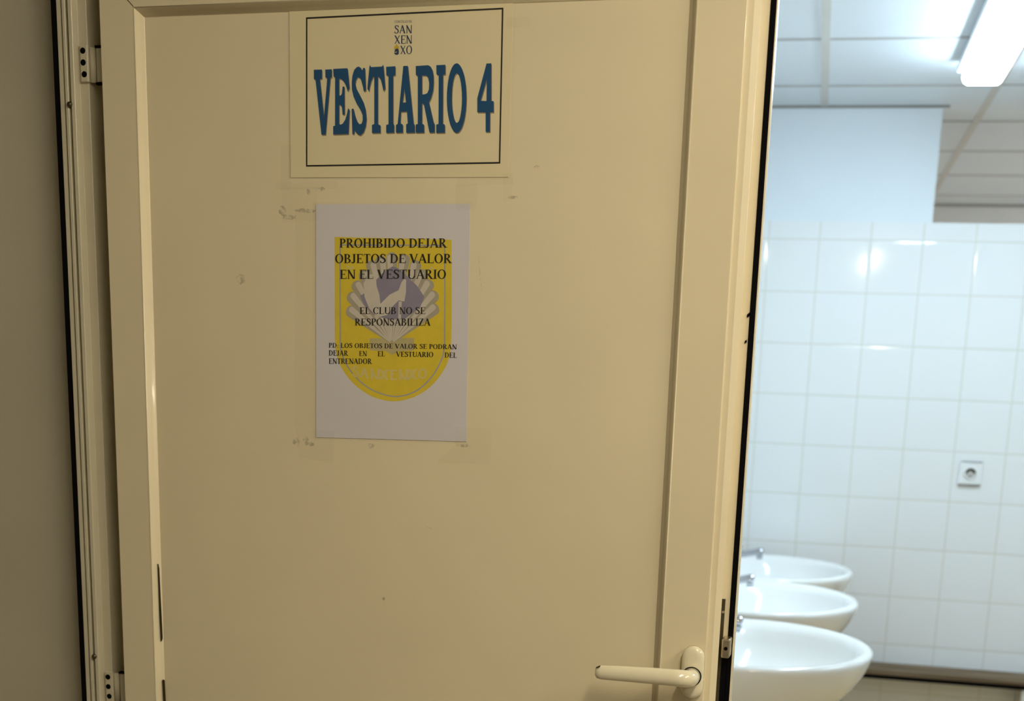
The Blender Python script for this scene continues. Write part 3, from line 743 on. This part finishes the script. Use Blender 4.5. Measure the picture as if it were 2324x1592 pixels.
# ================================================================== SINKS
def outline(a, n=72):
    """rim plan of the basin: oval front (+x), squarer back against the wall (-x)"""
    c, s = math.cos(a), math.sin(a)
    return c, s
def make_sink(label):
    root = thing('washbasin', label, 'sink', (-0.42, 0, 0), 0, 'wall-hung washbasins')
    CX = 0.285                                   # rim centre, out from the wall
    N = 80
    def pt(k, fx, fy, shift):
        a = 2 * math.pi * k / N
        c, s = math.cos(a), math.sin(a)
        if c >= 0: x, y = 0.302 * c, 0.318 * s
        else:
            e = 2 / 3.2
            x = -0.285 * abs(c) ** e; y = 0.318 * math.copysign(abs(s) ** (1 - (1 - e) * abs(c)), s)
        return x * fx + shift, y * fy
    prof = [(0.10, 0.10, -0.205, 0.02), (0.34, 0.34, -0.198, 0.01), (0.60, 0.60, -0.168, 0.0), (0.77, 0.77, -0.118, 0), (0.88, 0.87, -0.078, 0), (0.95, 0.945, -0.045, 0), (0.983, 0.98, -0.022, 0), (0.997, 0.996, -0.010, 0),
            (1.0, 1.0, -0.002, 0), (0.995, 0.995, 0.004, 0), (0.975, 0.978, 0.008, 0), (0.945, 0.952, 0.009, 0.0), (0.905, 0.905, 0.007, 0.004),
            (0.845, 0.850, 0.0, 0.012), (0.805, 0.810, -0.014, 0.020), (0.765, 0.775, -0.035, 0.026), (0.68, 0.70, -0.070, 0.032), (0.54, 0.56, -0.102, 0.034), (0.36, 0.38, -0.122, 0.034), (0.12, 0.12, -0.130, 0.034)]
    inner_from = 12
    bm = bmesh.new(); rings = []
    for j, (fx, fy, dz, sh) in enumerate(prof):
        ring = []
        for k in range(N):
            x, y = pt(k, fx, fy, sh)
            if j >= inner_from - 1:
                # the bowl is a plain oval, leaving a tap deck at the back
                a = 2 * math.pi * k / N
                ox, oy = (0.302 * fx * math.cos(a) if math.cos(a) > 0 else 0.235 * fx * math.cos(a)) + sh, 0.318 * fy * math.sin(a)
                w = min(1, (j - inner_from + 1) / 3)
                x, y = x * (1 - w) + ox * w, y * (1 - w) + oy * w
            ring.append(bm.verts.new((max(CX + x, 0.001), y, 0.853 + dz)))
        rings.append(ring)
    for a, b in zip(rings, rings[1:]):
        for k in range(N): bm.faces.new((a[k], a[(k + 1) % N], b[(k + 1) % N], b[k]))
    bm.faces.new(rings[0][::-1]); bm.faces.new(rings[-1])
    link('basin', bm, CERAMIC, root, True)
    bm = bmesh.new(); tube(bm, [(CX + 0.03, 0, 0.722), (CX + 0.03, 0, 0.7265)], [0.022, 0.020], 20)
    link('drain', bm, CHROME, root, True)
    bm = bmesh.new(); tube(bm, [(CX + 0.02, 0, 0.655), (CX + 0.02, 0, 0.50), (CX - 0.01, 0, 0.44), (CX - 0.10, 0, 0.43), (0.0, 0, 0.45)], [0.03, 0.017, 0.017, 0.017, 0.017], 16)
    link('trap_pipe', bm, CHROME, root, True)
    tap = thing('tap', None, None); tap.parent = root; tap.location = (0.07, 0, 0.860)
    bm = bmesh.new(); tube(bm, [(0, 0, -0.004), (0, 0, 0.003), (0, 0, 0.006), (0, 0, 0.050), (0, 0, 0.062), (0, 0, 0.066)], [0.028, 0.028, 0.021, 0.021, 0.018, 0.010], 24)
    link('tap_body', bm, CHROME, tap, True)
    bm = bmesh.new(); tube(bm, [(0.005, 0, 0.012), (0.06, 0, 0.020), (0.13, 0, 0.037), (0.185, 0, 0.050), (0.196, 0, 0.050), (0.200, 0, 0.049)], [0.013, 0.012, 0.0115, 0.0125, 0.013, 0.010], 20)
    tube(bm, [(0.188, 0, 0.052), (0.188, 0, 0.024)], 0.0105, 18)
    link('spout', bm, CHROME, tap, True)
    bm = bmesh.new(); tube(bm, [(-0.008, 0, 0.068), (0.03, 0, 0.074), (0.09, 0, 0.070), (0.122, 0, 0.064), (0.126, 0, 0.063)], [(0.016, 0.006), (0.014, 0.006), (0.010, 0.005), (0.009, 0.005), (0.004, 0.003)], 16)
    link('lever', bm, CHROME, tap, True)
    return root
s1 = make_sink('nearest white washbasin, its bowl wall warm-shaded, right beside the door latch')
s1.location = (-0.42, 3.200, 0); s2 = copy_tree(s1); s2.location = (-0.42, 3.935, 0)
s2['label'] = 'middle white washbasin of three, its bowl brightly lit, chrome spout tip at left'
s1.scale = (1.025, 1, 1)
s3 = copy_tree(s2); s3.location = (-0.42, 4.590, 0)
s3['label'] = 'farthest white washbasin, close to the tiled wall, chrome tap rising over its rim'

# ================================================================== SOCKET
so_ = thing('power_socket', 'square white power socket on the tiled wall above the bench', 'socket', (0.572, 5.0, 1.197))
bm = bmesh.new()
box(bm, -0.041, 0.041, -0.009, 0.0, -0.041, 0.041, 0.003, 2)
cut = bmesh.new()
link('face_plate', bm, PLASTIC_W, so_); cut.free()
bm = bmesh.new()
n = 32
rim = [(0.0215, -0.0115), (0.0195, -0.0125), (0.0190, -0.0115)]
outer = [bm.verts.new((0.0235 * math.cos(2 * math.pi * k / n), -0.009, 0.0235 * math.sin(2 * math.pi * k / n))) for k in range(n)]
prev = outer
for r, y in [(0.0235, -0.0125), (0.0215, -0.0135), (0.0195, -0.0130), (0.0190, -0.0092)]:
    ring = [bm.verts.new((r * math.cos(2 * math.pi * k / n), y, r * math.sin(2 * math.pi * k / n))) for k in range(n)]
    for k in range(n): bm.faces.new((prev[k], prev[(k + 1) % n], ring[(k + 1) % n], ring[k]))
    prev = ring
link('socket_ring', bm, PLASTIC_W, so_, True)
bm = bmesh.new(); tube(bm, [(0, -0.0088, 0), (0, -0.0095, 0)], 0.0190, 32)
link('socket_well', bm, SOCKET_IN, so_)
bm = bmesh.new()
arcp = [(0.0185 * math.cos(math.radians(a)), 0.0185 * math.sin(math.radians(a))) for a in range(0, 181, 12)]
arcp += [(0.0095 * math.cos(math.radians(a)), 0.001 + 0.0085 * math.sin(math.radians(a))) for a in range(180, -1, -20)]
sheet(bm, arcp, -0.0105, -0.0095)
link('recess_shade', bm, DARK_GAP, so_)  # dark crescent: shade in the top of the socket recess, put in as colour
bm = bmesh.new(); tube(bm, [(0, -0.0094, -0.011), (0, -0.0102, -0.011)], 0.0030, 14)
link('pin_hole', bm, DARK_GAP, so_)
boxo('plate_shade', TRIM_M, so_, -0.036, 0.040, -0.0110, -0.0005, 0.0412, 0.0432)  # dark strips standing in for the shadow lines above and below the plate
boxo('plate_shade', TRIM_M, so_, -0.040, 0.040, -0.0110, -0.0005, -0.0440, -0.0412)

# ================================================================== BENCH
bench = thing('slatted_bench', 'low weathered wooden bench running along the foot of the tiled wall', 'bench', (0.9, 4.92, 0))
BX0, BX1 = -0.98, 1.30
for y0, y1 in ((-0.072, -0.0265), (-0.0235, 0.0255), (0.0285, 0.078)):
    boxo('seat_slat', WOOD, bench, BX0, BX1, y0, y1, 0.440, 0.458, bevel=0.002, seg=1)
boxo('underside_strip', RUBBER, bench, BX0, BX1, -0.066, -0.046, 0.4225, 0.440)  # black strip under the front edge of the seat
for x in (-0.078, -0.90, 1.10):
    lg = boxo('leg', GRID_M, bench, x, x + 0.035, -0.062, -0.027, 0.0, 0.4225)
    boxo('leg', GRID_M, bench, x, x + 0.035, 0.030, 0.065, 0.0, 0.440)

# ================================================================== LIGHTS
def batten(name, label, cat, loc, length, width, emit, group=None):
    """ceiling batten: enamelled housing, end caps and a rounded glowing diffuser under it; runs along y"""
    t = thing(name, label, cat, loc, 0, group)
    h = length / 2
    boxo('housing', WHITE_MET, t, -width / 2, width / 2, -h, h, -0.022, 0.0, bevel=0.003, seg=1)
    w = width / 2 - 0.017
    sec = [(-w, -0.022), (-w, -0.044), (-w * .93, -0.056), (-w * .75, -0.063), (w * .75, -0.063), (w * .93, -0.056), (w, -0.044), (w, -0.022)]
    bm = bmesh.new()
    R = []
    for y, k in ((-h + 0.004, .80), (-h + 0.03, 1.0), (h - 0.03, 1.0), (h - 0.004, .80)):
        R.append([bm.verts.new((x * (0.9 + 0.1 * k if k < 1 else 1), y, -0.022 + (z + 0.022) * k)) for x, z in sec])
    for a, b in zip(R, R[1:]):
        for i in range(len(sec)): bm.faces.new((a[i], a[(i + 1) % len(sec)], b[(i + 1) % len(sec)], b[i]))
    bm.faces.new(R[0][::-1]); bm.faces.new(R[-1])
    link('diffuser', bm, emit, t)
    for y in (-h * 0.6, h * 0.6):
        boxo('mounting_block', WHITE_MET, t, -0.02, 0.02, y - 0.04, y + 0.04, 0.0, 0.014)
    return t
batten('ceiling_light', 'glowing white batten light on the washroom ceiling, upper right', 'ceiling light', (0.408, 3.70, 2.460), 1.28, 0.150, COOL_EMIT)
batten('ceiling_light', 'unseen batten light added over the right of the washroom to light the tiles', 'ceiling light', (2.0, 3.50, 2.460), 1.28, 0.150, COOL_EMIT)  # added for more direct cool light on the tiled wall; fitting never seen
batten('ceiling_light', 'unseen batten light added behind the tiled wall to brighten the far space', 'ceiling light', (2.7, 6.30, 2.460), 1.28, 0.150, FAR_EMIT)  # added to brighten the far wall and ceiling; no fitting is seen there
batten('corridor_light', 'warm batten light on the corridor ceiling, right of the doorway', 'ceiling light', (1.55, 0.60, 2.436), 1.2, 0.12, WARM_EMIT)
batten('corridor_light', 'warm batten light on the corridor ceiling, behind and above the camera', 'ceiling light', (0.33, 0.32, 2.436), 1.2, 0.12, WARM_EMIT)
